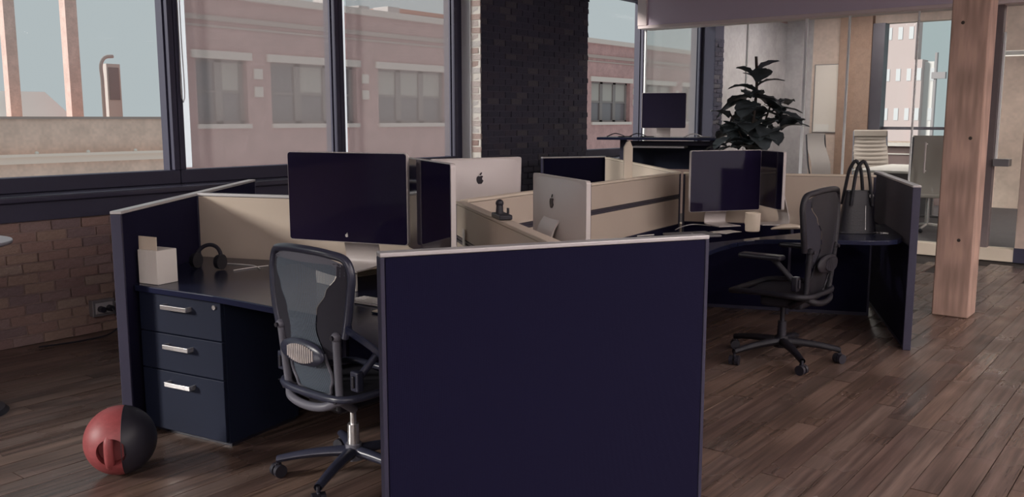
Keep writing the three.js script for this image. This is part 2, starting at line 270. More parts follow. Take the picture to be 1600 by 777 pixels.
// ------------------------------------------------------------------ outside: buildings across the street
const facadeM = std(rgb(0.72, 0.42, 0.40), 0.95, { map: rep(blotchT, 0.25) }), stoneM = std(rgb(0.80, 0.66, 0.60), 0.9), darkPane = std(rgb(0.22, 0.19, 0.20), 0.2), blindM = std(rgb(0.52, 0.46, 0.42), 0.8), winFrameM = std(rgb(0.30, 0.25, 0.24), 0.7);
{
  const b = thing('brick_building', 'long red brick building with stone lintels across the street', 'building', [0, 0, -16]);
  const wins = [[11.02, 12.69]]; for (let x = 13.53; x < 46; x += 4.38) wins.push([x, x + 3.4]);
  const sh = new THREE.Shape(); sh.moveTo(10.2, -9); sh.lineTo(48, -9); sh.lineTo(48, 5.05); sh.lineTo(10.2, 5.05); sh.lineTo(10.2, -9);
  for (const [a, c] of wins) for (const y of [1.42, -2.5]) { const h = new THREE.Path(); h.moveTo(a, y); h.lineTo(a, y + 1.82); h.lineTo(c, y + 1.82); h.lineTo(c, y); h.lineTo(a, y); sh.holes.push(h); }
  part('facade', extrude(sh, 0.4).translate(0, 0, -0.4), facadeM, b);
  { const q = new THREE.Shape(); q.moveTo(10.25, 0.42); q.lineTo(48, 0.42); q.lineTo(48, 9); q.lineTo(17.2, 9); q.lineTo(10.25, 0.42); part('back', extrude(q, 13.9).rotateX(-Math.PI / 2).translate(0, -9, 0), facadeM, b); }
  part('cornice', span(10.1, 48.1, 4.92, 5.12, -0.3, 0.18), stoneM, b);
  part('belt_course', [span(10.2, 48, 4.28, 4.42, 0, 0.06), span(10.2, 48, 4.1, 4.16, 0, 0.04)], std(rgb(0.54, 0.41, 0.37), 0.95), b);
  for (const [a, c] of wins) for (const y of [1.42, -2.5]) {
    part('lintel', span(a - 0.15, c + 0.15, y + 1.82, y + 2.04, -0.02, 0.08), stoneM, b);
    part('window_sill', span(a - 0.05, c + 0.05, y - 0.13, y, -0.1, 0.1), stoneM, b);
    const n = c - a < 2 ? 2 : 3, w = (c - a) / n;
    const fr = part('window_frame', [span(a, c, y, y + 0.08, -0.3, -0.2), span(a, c, y + 1.74, y + 1.82, -0.3, -0.2), ...Array.from({ length: n + 1 }, (_, i) => span(Math.max(a, a + i * w - 0.12), Math.min(c, a + i * w + 0.12), y, y + 1.82, -0.3, -0.2)), span(a, c, y + 0.87, y + 0.95, -0.3, -0.22)], winFrameM, b);
    for (let i = 0; i < n; i++) {
      const blind = [1, 1, 0, 1][Math.floor(rnd() * 4)], low = a < 13 ? (i === 1 ? 0.45 : 0) : blind ? 1.0 : 0;
      part('pane', span(a + i * w, a + (i + 1) * w, y, y + 1.82, -0.28, -0.26), darkPane, fr);
      if (low) part('blind', span(a + i * w + 0.12, a + (i + 1) * w - 0.12, y + 0.92, y + 1.76, -0.262, -0.252), blindM, fr);
    }
  }
  for (let i = 0; i < wins.length; i++) for (const y of [2.2, 2.72]) part('quoin', span(wins[i][1] + 0.22, wins[i][1] + 0.52, y, y + 0.3, -0.02, 0.05), stoneM, b);
  const roofM = std(rgb(0.62, 0.60, 0.58), 0.8), redM = std(rgb(0.62, 0.30, 0.2), 0.8);
  part('roof_shed', [span(22.5, 30, 4.9, 5.8, -7, -4), span(22.3, 30.2, 5.8, 5.95, -7.1, -3.9)], redM, b, 'orange brick roof shed');
  for (const [x, w, h] of [[17.2, 0.7, 0.6], [18.6, 0.5, 0.4], [20.0, 0.6, 0.5], [14.6, 0.9, 0.4], [12.4, 1.1, 0.5]]) part('roof_unit', span(x, x + w, 4.9, 5.1 + h, -2.4, -1.6, 0.03), roofM, b, 'pale rooftop unit');
}
{
  const b = thing('parapet_building', 'low brown building with a flat parapet and ledge across the street', 'building', [0, 0, -16]);
  const m = std(rgb(0.98, 0.71, 0.59), 0.95, { map: rep(blotchT, 0.25) });
  part('parapet', span(-14, 10.15, -9, 1.56, -1.2, 0), m, b);
  part('roof', span(-14, 10.15, -9, 1.0, -12, -1.22), m, b);
  part('coping', span(-14, 10.15, 1.56, 1.62, -1.25, 0.06), std(rgb(0.40, 0.31, 0.28), 0.9), b);
  part('ledge', [span(-14, 10.15, 0.67, 0.73, 0, 0.26), span(-14, 10.15, 0.50, 0.67, 0, 0.14)], std(rgb(0.95, 0.78, 0.68), 0.9), b, 'pale projecting ledge');
  const beacon = std(rgb(0.85, 0.78, 0.7), 0.6);
  for (let x = -1; x < 10; x += 1.25) part('ledge_clip', new THREE.SphereGeometry(0.05, 8, 6).translate(x, 0.75, 0.2), beacon, b);
}
const roofPost = (x, w, h, label, z = -18.5) => { const g = thing('roof_post', label, 'post', [x, 1.0, z]); part('shaft', box(w, h, w, 0, h / 2, 0), std(rgb(0.80, 0.60, 0.54), 0.9, { map: rep(blotchT, 0.5) }), g); part('cap', box(w * 1.3, 0.12, w * 1.3, 0, h + 0.06, 0), stoneM, g); return g; };
roofPost(8.82, 0.32, 6.2, 'tall brown roof post nearest the chimney vent');
roofPost(7.22, 0.28, 7.5, 'tall brown roof post left in the clear window');
{
  const v = thing('chimney_vent', 'narrow grey roof vent box with a bent pipe beside it', 'vent', [9.75, 1.0, -18.5]);
  part('housing', box(0.4, 2.1, 0.36, 0.15, 1.05, 0), std(rgb(0.56, 0.53, 0.50), 0.8), v);
  part('louvre', span(0.0, 0.3, 1.1, 2.0, 0.18, 0.20), std(rgb(0.28, 0.25, 0.25), 0.8), v);
  part('pipe', tube([V(-0.2, 0, 0.2), V(-0.2, 1.6, 0.2), V(-0.2, 2.1, 0.2), V(-0.08, 2.27, 0.2), V(0.15, 2.31, 0.2)], 0.05, 30), std(rgb(0.45, 0.40, 0.38), 0.6), v);
  const s = thing('pale_skylight', 'pale hipped rooftop skylight behind the parapet', 'skylight', [8.0, 1.0, -22]);
  const g = new THREE.CylinderGeometry(1.6, 2.6, 1.0, 4, 1).rotateY(Math.PI / 4); part('hood', g.translate(0, 0.85, 0), std(rgb(0.92, 0.92, 0.88), 0.7), s); part('base', box(3.6, 0.4, 3.6, 0, 0.2, 0), stoneM, s);
}
{ // far towers seen through the meeting room window
  const m = std(rgb(0.56, 0.44, 0.43), 0.95), poleM = std(rgb(0.34, 0.30, 0.31), 0.7);
  const t = thing('brick_tower', 'stepped brick tower seen through the meeting room window', 'building', [100, 0, -18.0]);
  part('tower', span(0, 2.5, -20, 11.9, -14, -1.8), m, t); part('wing', span(-0.4, 2, -20, 7.8, -1.8, -0.9), m, t); part('wing', span(0.6, 2, -20, 7.6, -0.9, 0.05), std(rgb(0.74, 0.68, 0.66), 0.95), t);
  for (const y of [10.0, 5.6, 1.4, -3]) for (let z = -8; z < -0.2; z += 1.1) if (y < 8 || z < -2.2) part('window', span(z > -1 ? 0.52 : z > -1.9 ? -0.46 : -0.06, 0.7, y, y + 1.3, z, z + 0.45), std(rgb(0.62, 0.60, 0.62), 0.5), t);
  const lp = thing('utility_pole', 'thin street pole seen through the meeting room window', 'pole', [27, 0, -0.65]);
  part('pole', rod(V(0, -8, 0), V(0, 3.6, 0), 0.05), poleM, lp); part('lantern', box(0.2, 0.2, 0.4, 0, 2.9, 0.1), poleM, lp);
}

// ------------------------------------------------------------------ fill lamps added out of view to brighten the rooms, and the meeting room lamp
function linearLamp(x, y, z, len, rot, label, L, group, wd = 0.28) {
  const t = thing('linear_lamp', label, 'lamp', [x, y, z], rot, group);
  part('housing', box(len, 0.06, wd + 0.04, 0, 0.035, 0, 0.01), M.white2, t);
  part('diffuser', box(len - 0.03, 0.012, wd, 0, -0.003, 0), std(rgb(0.8, 0.75, 0.7), 0.6, { emissive: LAMP, emissiveIntensity: 0.8 }), t, 'glowing diffuser');
  part('cable', [rod(V(-len / 3, 0.065, 0), V(-len / 3, CEIL - y, 0), 0.003), rod(V(len / 3, 0.065, 0), V(len / 3, CEIL - y, 0), 0.003)], M.aluDark, t);
  const l = new THREE.RectAreaLight(LAMP, L, len - 0.03, wd); l.position.set(0, -0.014, 0); l.rotation.x = -Math.PI / 2; l.name = 'lamp_light'; t.add(l);
  const u = new THREE.RectAreaLight(LAMP, L * 0.55, len - 0.03, wd); u.position.set(0, 0.072, 0); u.rotation.x = Math.PI / 2; u.name = 'lamp_uplight'; t.add(u); part('upper_diffuser', box(len - 0.03, 0.004, wd, 0, 0.067, 0), std(rgb(0.8, 0.75, 0.7), 0.6, { emissive: LAMP, emissiveIntensity: 0.8 }), t); return t;
}
for (const [x, z, L] of [[-7, 9.8], [-4.4, 9.8], [-1.8, 9.8], [0.8, 9.8], [3.4, 9.8], [6.0, 9.8], [-6.5, 6.2], [-8.6, 5.4], [0.2, 7.5, 34]]) linearLamp(x, 3.1, z, 1.5, 0, 'white linear pendant lamp added out of view to brighten the open office', L ?? ADDED_LAMP_L, 'added office fill lamps');
linearLamp(11.84, 2.50, 4.2, 1.6, -1.41, 'slim glowing pendant lamp inside the glass meeting room', 40, undefined, 0.07);
linearLamp(10.0, 3.35, 6.6, 1.5, 0, 'added fill lamp at the unseen end of the meeting room', 54);  // added out of view to brighten the meeting room
linearLamp(11.0, 3.4, 1.6, 1.5, 0, 'added fill lamp hidden above the whiteboard end of the meeting room', 54);  // added behind the header to brighten the far walls

// ------------------------------------------------------------------ timber column
{
  const c = thing('timber_column', 'square reddish timber column standing on the hardwood floor', 'column', [4.345, 0, 4.865]);
  part('shaft', box(0.275, CEIL, 0.27, 0, CEIL / 2, 0, 0.012).rotateY(0), (() => { const m = M.wood.clone(); m.map = rep(softGrainT, 1.3, 0.8); m.map.rotation = Math.PI / 2; m.bumpMap = m.map; return m; })(), c);
  for (const [y, z] of [[1.42, 0.06], [2.3, -0.05], [0.62, 0.03]]) part('knot', new THREE.SphereGeometry(0.014, 10, 8).scale(0.25, 1, 1).translate(-0.137, y, z), M.bark, c);
}

// ------------------------------------------------------------------ partitions
const HP = 1.13, TH = 0.05;
function partition(label, a, b, o = {}) {
  const A = P(...a), B = P(...b), u = B.clone().sub(A), L = u.length(), t = thing('cubicle_partition', label, 'partition', A.clone().add(B).multiplyScalar(0.5), Math.atan2(-u.z, u.x)), h = o.h ?? HP;
  part('frame', span(-L / 2, L / 2, 0.0, h - 0.016, -0.017, 0.017), M.navyFrame, t);
  part('end_trim', span(-L / 2 - 0.004, -L / 2 + 0.012, 0, h - 0.016, -TH / 2 - 0.001, TH / 2 + 0.001, 0.004), o.trim ?? M.navyFrame, t);
  part('end_trim', span(L / 2 - 0.012, L / 2 + 0.004, 0, h - 0.016, -TH / 2 - 0.001, TH / 2 + 0.001, 0.004), o.trim ?? M.navyFrame, t);
  part('top_cap', span(-L / 2 - 0.004, L / 2 + 0.004, h - 0.016, h, -TH / 2 - 0.002, TH / 2 + 0.002, 0.004), o.cap ?? M.cap, t, 'pale metal top cap');
  for (const s of [1, -1]) {
    const m = (s > 0 ? o.front : o.back) ?? M.navy, z0 = s > 0 ? 0.017 : -TH / 2, z1 = s > 0 ? TH / 2 : -0.017, x0 = -L / 2 + 0.014, x1 = L / 2 - 0.014;
    if (o.rail) {
      part('upper_panel', span(x0, x1, 0.948, h - 0.018, z0, z1, 0.003), m, t); part('lower_panel', span(x0, x1, 0.70, 0.910, z0, z1, 0.003), m, t);
      part('accessory_rail', [span(x0, x1, 0.932, 0.945, z0, z1), span(x0, x1, 0.913, 0.926, z0, z1)], M.rail, t, 'dark slotted accessory rail'); part('base_panel', span(x0, x1, 0.05, 0.69, z0, z1), M.navy, t);
    } else if (m === M.navy) part('fabric_panel', span(x0, x1, 0.03, h - 0.018, z0, z1, 0.003), m, t);
    else { part('fabric_panel', span(x0, x1, 0.72, h - 0.018, z0, z1, 0.003), m, t); part('base_panel', span(x0, x1, 0.03, 0.715, z0, z1, 0.003), M.navy, t); }
  }
  return t;
}
const HUB1 = [-0.29, 4.87], HUB2 = [1.40, 7.50];
partition('dark navy end partition beside the drawer cabinet on the left', [-1.905, 4.285], [-1.905, 6.56]);
partition('beige partition behind the left desk display', [-1.876, 5.355], [-0.33, 4.885], { front: M.beige, back: M.beige });
partition('large dark navy partition closest to the camera', [-0.443, 2.953], [0.742, 3.417]);
partition('beige partition between the two near desks with a small gadget on its rail', [-0.278, 4.82], [0.152, 3.225], { front: M.beige, back: M.beige, rail: true, cap: M.beige });
partition('long tan partition with dark rail between the two hubs', [-0.262, 4.905], [1.375, 7.465], { front: M.beige, back: M.beige, rail: true, cap: M.cream });
partition('pale partition running back from the far hub', [1.395, 7.54], [1.10, 10.40], { front: M.beige, back: M.beige, cap: M.cream });
partition('dark end partition in front of the dark brick pier', [0.34, 10.19], [1.08, 10.46], { h: 1.14 });
partition('tan partition behind the handbag', [1.435, 7.485], [2.865, 7.07], { front: M.beige, back: M.beige, cap: M.cream });
partition('dark end partition at the right end of the desks beside the timber column', [2.70, 5.97], [3.10, 7.62], { cap: M.cap, back: M.greyFabric });

// ------------------------------------------------------------------ desks
function desk(label, pts, curveFrom, brackets, group) {
  const O = P(...pts[0]), t = thing('corner_desk', label, 'desk', [O.x, 0, O.z], 0, group), q = pts.map((p) => P(...p).sub(O)), s = new THREE.Shape();
  s.moveTo(q[0].x, -q[0].z);
  for (let i = 1; i < curveFrom; i++) s.lineTo(q[i].x, -q[i].z);
  const c = new THREE.SplineCurve(q.slice(curveFrom - 1).map((v) => new THREE.Vector2(v.x, -v.z))); for (const v of c.getPoints(40).slice(1)) s.lineTo(v.x, v.y);
  part('worktop', extrude(s, 0.022, 0.005).rotateX(-Math.PI / 2).translate(0, TOP - 0.027, 0), M.navyTop, t);
  for (const [x, d, az] of brackets) { const p = P(x, d).sub(O); const m = part('support_bracket', [box(0.02, 0.06, 0.3, 0, 0.69, 0, 0.004), box(0.02, 0.69, 0.03, 0, 0.345, 0.135)], M.navyFrame, t); m.position.set(p.x, 0, p.z); m.rotation.y = face(az); }
  return t;
}
desk('dark curved desk on the left under the two black displays', [[-0.31, 4.82], [-1.872, 5.30], [-1.872, 4.37], [-1.39, 4.09], [-1.03, 3.83], [-0.757, 3.61], [-0.58, 3.32], [-0.435, 3.02]], 4, [[-1.0, 4.9, 18], [-0.6, 4.75, 18]]);
desk('dark glossy desk on the right with the mug and handbag', [[-0.23, 4.86], [0.185, 3.29], [0.71, 3.46], [0.90, 4.4], [1.12, 5.3], [1.58, 5.98], [2.04, 6.04], [2.64, 6.05], [2.96, 7.0]], 3, [[0.9, 6.2, -55], [2.2, 7.0, 15]]);
desk('dark desk behind the long tan partition', [[-1.86, 5.46], [-0.30, 4.97], [1.33, 7.50], [1.05, 10.1], [0.40, 9.9], [0.25, 9.0], [-0.3, 7.8], [-1.0, 7.0], [-1.84, 6.5]], 5, [[0.2, 5.9, 125], [1.0, 7.2, 125]]);

// ------------------------------------------------------------------ displays
function appleMark(size) {                                                    // bitten fruit mark as flat raised shape
  const s = new THREE.Shape(); s.moveTo(0, 0.30);
  s.bezierCurveTo(0.10, 0.40, 0.28, 0.42, 0.40, 0.28); s.bezierCurveTo(0.22, 0.18, 0.22, -0.10, 0.45, -0.16);
  s.bezierCurveTo(0.36, -0.42, 0.20, -0.60, 0.06, -0.54); s.bezierCurveTo(0.02, -0.52, -0.02, -0.52, -0.06, -0.54); s.bezierCurveTo(-0.24, -0.62, -0.48, -0.25, -0.44, 0.06); s.bezierCurveTo(-0.40, 0.36, -0.14, 0.42, 0, 0.30);
  const l = new THREE.Shape(); l.moveTo(-0.01, 0.42); l.bezierCurveTo(-0.02, 0.60, 0.10, 0.74, 0.24, 0.76); l.bezierCurveTo(0.25, 0.60, 0.14, 0.44, -0.01, 0.42);
  return mergeGeometries([s, l].map((q) => extrude(q, 0.02, 0, 1, 16))).scale(size, size, 0.16);
}
function makeDisplay(label, x, d, az, o = {}) {
  const w = o.w ?? 0.65, h = o.h ?? 0.425, floorY = o.y ?? TOP, bot = o.bottom, cy = bot + h / 2 - floorY;
  const t = thing('desktop_display', label, 'monitor', P(x, d, floorY), face(az), o.group);
  const tilt = o.tilt ?? 0;
  const T = (g) => g.rotateX(-tilt).translate(0, cy, 0);
  part('casing', T(mergeGeometries([extrude(roundRect(w, h, 0.016), 0.018, 0.002, 2, 6).translate(0, 0, -0.012).toNonIndexed(), grid(20, 14, (u, v) => { const a = u * 2 - 1, b = v * 2 - 1, e = Math.pow(Math.abs(a), 2.4), f = Math.pow(Math.abs(b), 2.4); return { x: -a * (w / 2 - 0.003), y: b * (h / 2 - 0.003), z: -0.012 - (o.bulge ?? 0.035) * (1 - e) * (1 - f) }; }).toNonIndexed()])), M.alu, t, 'silver aluminium casing');
  const chin = o.chin ?? 0;
  part('screen', T(extrude(roundRect(w - 0.008, h - 0.008 - chin, 0.013), 0.002, 0.0005, 1, 6).translate(0, chin / 2, 0.0085)), M.screen, t, 'black glossy screen');
  if (o.frontMark) part('logo', T(appleMark(0.016).translate(0, -h / 2 + 0.035, 0.0112)), M.white, t, 'tiny pale fruit mark below the picture');
  part('logo', T(appleMark(o.mark ?? 0.055).rotateY(Math.PI).translate(0, o.markY ?? 0.085, -0.0110 - (o.bulge ?? 0.035) * (1 - Math.pow(((o.markY ?? 0.085) - 0.02) / (h / 2), 2.4)))), M.logo, t, 'dark bitten fruit mark on the back');
  // stand: a bent plate with its foot forward
  const nk = o.neck ?? -0.045, p = [[0.085, 0.004], [-0.10, 0.004], [-0.125, 0.012], [-0.132, 0.035], [-0.118, 0.10], [-0.07, cy + nk - 0.045], [-0.042, cy + nk]], path = new THREE.CatmullRomCurve3(p.map(([z, y]) => V(0, y, z)), false, 'centripetal').getPoints(40), sw = o.standW ?? 0.19, th = 0.007;
  const s = new THREE.Shape(), n = path.map((q, i) => { const a = path[Math.max(0, i - 1)], b = path[Math.min(40, i + 1)], v = V(0, b.y - a.y, b.z - a.z).normalize(); return V(0, -v.z, v.y); });
  const up = path.map((q, i) => q.clone().addScaledVector(n[i], -th / 2)), dn = path.map((q, i) => q.clone().addScaledVector(n[i], th / 2));
  [...up, ...dn.reverse()].forEach((q, i) => i ? s.lineTo(q.z, q.y) : s.moveTo(q.z, q.y));
  part('stand', extrude(s, sw, 0).rotateY(-Math.PI / 2).translate(sw / 2, 0, 0), M.alu, t, 'bent silver stand');
  return t;
}
const RIS = 0.863;
makeDisplay('black fronted display facing the mesh chair, standing on a pale riser', -0.775, 4.205, 202, { bottom: 0.99, y: RIS, frontMark: true });
makeDisplay('black display turned edge-on beside the left display', -0.36, 3.90, 248, { bottom: 0.967, chin: 0 });
makeDisplay('silver display seen from behind at the centre of the desks', 0.225, 4.15, 70.7, { bottom: 0.88, mark: 0.05, neck: 0.02, markY: 0.095 });
makeDisplay('pale display back with dark mark behind the tan partition', -0.225, 5.58, -32.7, { bottom: 0.905, tilt: 0.05, mark: 0.055 });
makeDisplay('black display on the right desk behind the white mug', 1.63, 6.85, 160.6, { w: 0.62, h: 0.465, bottom: 0.868 });
makeDisplay('narrow edge of a second dark display right of the mug', 2.0, 6.96, 262, { w: 0.5, h: 0.44, bottom: 0.885 });

// ------------------------------------------------------------------ mesh chairs
const bendZ = (x, y) => 0.055 * Math.pow(Math.abs(x) / 0.26, 2) - 0.215 - (y - 0.5) * 0.17 + 0.05 * Math.pow((y - 0.66) / 0.35, 2) * (y > 0.66 ? 1 : 0.3);
function makeChair(label, x, d, az) {
  const t = thing('mesh_office_chair', label, 'chair', P(x, d), face(az));
  const outer = (y) => y > 0.96 ? 0.262 - 0.05 * Math.pow((y - 0.96) / 0.08, 2) : 0.262 - 0.055 * Math.pow((0.96 - y) / 0.30, 1.4) * (y > 0.66 ? 1 : 0.9), inner = (y) => { const pts = [[0.44, 0.10], [0.52, 0.13], [0.60, 0.115], [0.72, 0.088], [0.80, 0.10], [0.88, 0.15], [0.95, 0.20], [0.985, 0.20], [1.0, 0.17]]; for (let i = 1; i < pts.length; i++) if (y <= pts[i][0]) { const k = (y - pts[i - 1][0]) / (pts[i][0] - pts[i - 1][0]), s = k * k * (3 - 2 * k); return pts[i - 1][1] + (pts[i][1] - pts[i - 1][1]) * s; } return 0.17; };
  const top = (x) => 1.045 - 0.045 * Math.pow(Math.abs(x) / 0.24, 2.2);
  // frame: arched tube from pivot to pivot
  const loop = []; for (const [fx, y] of [[-0.225, 0.70], [-0.245, 0.78], [-0.26, 0.88], [-0.262, 0.96], [-0.235, 1.015], [-0.16, 1.035], [0, 1.045], [0.16, 1.035], [0.235, 1.015], [0.262, 0.96], [0.26, 0.88], [0.245, 0.78], [0.225, 0.70]]) loop.push(V(fx, y, bendZ(fx, y)));
  part('back_frame', tube(loop, 0.0175, 90, 10), M.chairFrame, t, 'dark glossy tubular back frame');
  const side = (s) => grid(6, 30, (u, v) => { const y = 0.60 + v * 0.40, a = inner(y), b = Math.max(a + 0.004, outer(Math.min(y, 1.0)) - 0.008), X = s * (a + (b - a) * u), k = Math.min(y, top(X) - 0.012); return { x: X, y: k, z: bendZ(X, k) }; });
  for (const s of [1, -1]) part('back_web', side(s), M.chairWeb, t, 'opaque dark side web of the back');
  part('head_band', grid(24, 4, (u, v) => { const X = (u * 2 - 1) * 0.235, y0 = 0.985 - 0.04 * Math.abs(u * 2 - 1), y = y0 + (top(X) - 0.008 - y0) * v; return { x: X, y, z: bendZ(X, y) }; }), std(rgb(0.12, 0.12, 0.15), 0.6, { side: THREE.DoubleSide }), t, 'paler band along the top of the back');
  part('back_mesh', grid(16, 40, (u, v) => { const y = 0.44 + v * 0.555, X = (u * 2 - 1) * inner(y); return { x: X, y, z: bendZ(X, y) - 0.004, u: X * 90, v: y * 90 }; }), phy(rgb(0.095, 0.12, 0.155), 0.7, { side: THREE.DoubleSide, alphaMap: meshAlphaT, transparent: true }), t, 'blue grey see-through mesh of the back');
  const rim = []; for (let i = 0; i <= 10; i++) { const y = 0.62 - 0.18 * Math.min(1, i / 6), X = -inner(y) - 0.006; if (i <= 6) rim.push(V(X, y, bendZ(X, y) - 0.008)); } for (let i = 6; i >= 0; i--) rim.push(V(-rim[i].x, rim[i].y, rim[i].z));
  part('mesh_rim', tube(rim, 0.007, 50, 8), M.chairGrey, t);
  const pad = part('lumbar_pad', new THREE.SphereGeometry(1, 28, 18).scale(0.15, 0.056, 0.024).translate(0, 0.615, bendZ(0, 0.615) - 0.022), M.chairFrame, t, 'oval lumbar pad');
  for (let i = -6; i <= 6; i++) part('rib', box(0.007, 2 * 0.040 * Math.sqrt(1 - (i / 7.3) ** 2), 0.006, -(i * 0.0135) - 0.012, 0.615, bendZ(0, 0.615) - 0.046 + 0.0222 * (1 - Math.sqrt(Math.max(0, 1 - ((-(i * 0.0135) - 0.012) / 0.15) ** 2))), 0.002), M.alu, pad);
  for (const s of [-1, 1]) {
    const st = part('strut', [rod(V(s * 0.188, 0.70, -0.225), V(s * 0.175, 0.44, -0.205), 0.017, 0.017, 14), new THREE.SphereGeometry(0.022, 14, 10).translate(s * 0.188, 0.70, -0.225), new THREE.SphereGeometry(0.024, 14, 10).translate(s * 0.175, 0.43, -0.205), rod(V(s * 0.175, 0.43, -0.205), V(s * 0.13, 0.36, -0.10), 0.02)], M.chairGrey, t, 'grey upright of the back');
    for (const y of [0.70, 0.43]) part('pivot_bolt', cyl(0.010, 0.010, 0.01, 0, 0, 0, 14).rotateX(Math.PI / 2).translate(s * (y > 0.5 ? 0.188 : 0.175), y, y > 0.5 ? -0.248 : -0.229), M.blackPlastic, st);
    const ar = part('armrest', [box(0.085, 0.03, 0.26, s * 0.285, 0.665, 0.02, 0.014), rod(V(s * 0.255, 0.54, -0.16), V(s * 0.28, 0.655, -0.05), 0.016), box(0.05, 0.085, 0.035, s * 0.25, 0.52, -0.175, 0.008)], M.chairFrame, t, 'dark armrest');
    part('height_wheel', box(0.016, 0.05, 0.01, s * 0.25, 0.52, -0.196, 0.004), M.blackPlastic, ar);
  }
  part('yoke', tube([V(-0.175, 0.43, -0.20), V(-0.12, 0.40, -0.235), V(0, 0.385, -0.245), V(0.12, 0.40, -0.235), V(0.175, 0.43, -0.20)], 0.019, 30, 10), M.chairGrey, t, 'curved grey yoke under the back');
  part('seat_frame', tube([V(-0.22, 0.44, -0.2), V(-0.26, 0.45, 0), V(-0.25, 0.44, 0.2), V(-0.15, 0.42, 0.26), V(0.15, 0.42, 0.26), V(0.25, 0.44, 0.2), V(0.26, 0.45, 0), V(0.22, 0.44, -0.2), V(0, 0.43, -0.225)], 0.017, 70, 8, true), M.chairFrame, t);
  part('seat', grid(14, 14, (u, v) => { const X = (u * 2 - 1) * 0.245, Z = -0.215 + 0.45 * v; return { x: X, y: 0.442 - 0.018 * (1 - (u * 2 - 1) ** 2) - 0.02 * v * v, z: Z }; }), M.chairWeb, t, 'dark mesh seat');
  part('tilt_mechanism', box(0.22, 0.07, 0.26, 0, 0.375, -0.03, 0.02), M.blackPlastic, t);
  part('gas_cylinder', [cyl(0.014, 0.014, 0.16, 0, 0.29, 0), cyl(0.025, 0.028, 0.14, 0, 0.17, 0)], M.chrome, t, 'shiny gas cylinder');
  part('hub', cyl(0.036, 0.045, 0.07, 0, 0.115, 0), M.chairGrey, t);
  for (let i = 0; i < 5; i++) {
    const a = i * 2 * Math.PI / 5 + 0.50, c = Math.cos(a), s = Math.sin(a), q = grid(10, 8, (u, v) => { const k = v * Math.PI * 2, r = 0.03 + 0.31 * u, ww = 0.029 - 0.010 * u, hh = 0.026 - 0.009 * u; return { x: r, y: 0.115 - 0.035 * u * u + Math.sin(k) * hh, z: -Math.cos(k) * ww }; }).rotateY(-a);
    const leg = part('leg', q, M.chairFrame, t);
    part('caster', [cyl(0.029, 0.029, 0.022, 0, 0, 0, 18).rotateX(Math.PI / 2).translate(0, 0.029, 0.017), cyl(0.029, 0.029, 0.022, 0, 0, 0, 18).rotateX(Math.PI / 2).translate(0, 0.029, -0.017), box(0.03, 0.035, 0.012, 0, 0.045, 0, 0.004), rod(V(0, 0.04, 0), V(0, 0.085, 0), 0.009)].map((g) => g.rotateY(-a + 0.7).translate(c * 0.335, 0, s * 0.335)), M.blackPlastic, leg);
  }
  return t;
}
const chair = makeChair('grey mesh office chair drawn up to the left desk', -0.70, 3.80, 41);
{
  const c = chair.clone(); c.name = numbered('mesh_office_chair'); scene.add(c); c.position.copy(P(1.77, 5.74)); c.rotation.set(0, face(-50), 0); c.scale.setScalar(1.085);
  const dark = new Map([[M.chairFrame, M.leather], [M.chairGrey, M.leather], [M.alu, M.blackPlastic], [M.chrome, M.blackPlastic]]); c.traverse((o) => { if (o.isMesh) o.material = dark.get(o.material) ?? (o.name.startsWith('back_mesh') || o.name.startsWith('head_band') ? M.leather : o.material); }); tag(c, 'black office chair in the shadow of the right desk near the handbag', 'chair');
}

// ------------------------------------------------------------------ drawer cabinet and things on the left desk
{
  const a = P(-1.862, 4.385), b = P(-1.365, 4.115), u = b.clone().sub(a), L = u.length();
  const t = thing('drawer_cabinet', 'dark navy three drawer cabinet under the left desk', 'cabinet', a.clone().add(b).multiplyScalar(0.5), Math.atan2(-u.z, u.x));
  part('carcass', [span(-L / 2, L / 2, 0.02, 0.721, -0.5, -0.022)], M.navySteel, t);
  part('plinth', span(-L / 2 + 0.01, L / 2 - 0.01, 0, 0.02, -0.49, -0.04), M.blackPlastic, t);
  for (const [y0, y1] of [[0.527, 0.720], [0.338, 0.522], [0.03, 0.333]]) {
    const dr = part('drawer', span(-L / 2 + 0.003, L / 2 - 0.003, y0, y1, -0.021, 0, 0.004), M.navySteel, t), hy = y1 - 0.055;
    part('handle', [box(0.175, 0.022, 0.008, 0, hy, 0.034, 0.002), box(0.008, 0.022, 0.034, -0.0835, hy, 0.017), box(0.008, 0.022, 0.034, 0.0835, hy, 0.017)], M.chrome, dr, 'bright bar handle');
    if (y1 > 0.6) part('lock', cyl(0.011, 0.011, 0.008, 0, 0, 0, 18).rotateX(Math.PI / 2).translate(L / 2 - 0.04, y1 - 0.03, 0.004), M.chrome, dr, 'small round lock');
  }
}
{
  const t = thing('cardboard_box', 'pale open cardboard box with a raised flap on the left desk', 'box', Q(-1.832, 4.575, 0.73), face(208));
  part('body', box(0.135, 0.17, 0.125, 0, 0.0855, 0, 0.003), M.paper, t);
  part('raised_flap', box(0.125, 0.066, 0.004, 0, 0.204, 0.058).rotateX(-0.02), M.cream, t, 'tan raised flap');
  part('side_flap', box(0.004, 0.05, 0.12, 0.064, 0.143, 0).rotateZ(0.04), M.cream, t);
}
{
  const t = thing('headphones', 'black headphones lying behind the cardboard box', 'headphones', Q(-1.715, 4.99, 0.73), face(200));
  part('headband', new THREE.TorusGeometry(0.085, 0.011, 10, 40, Math.PI).rotateX(-0.35).translate(0, 0.05, 0), M.blackPlastic, t);
  for (const s of [-1, 1]) part('ear_cup', cyl(0.038, 0.042, 0.03, 0, 0, 0, 24).rotateZ(Math.PI / 2).translate(s * 0.08, 0.044, 0), M.leather, t);
}
const cable = (name, label, pts, r, m, group) => { const g = tube(pts, r, 40, 6), o = new THREE.Mesh(g, m); o.name = numbered(name); o.castShadow = true; scene.add(o); return tag(o, label, 'cable', group); };
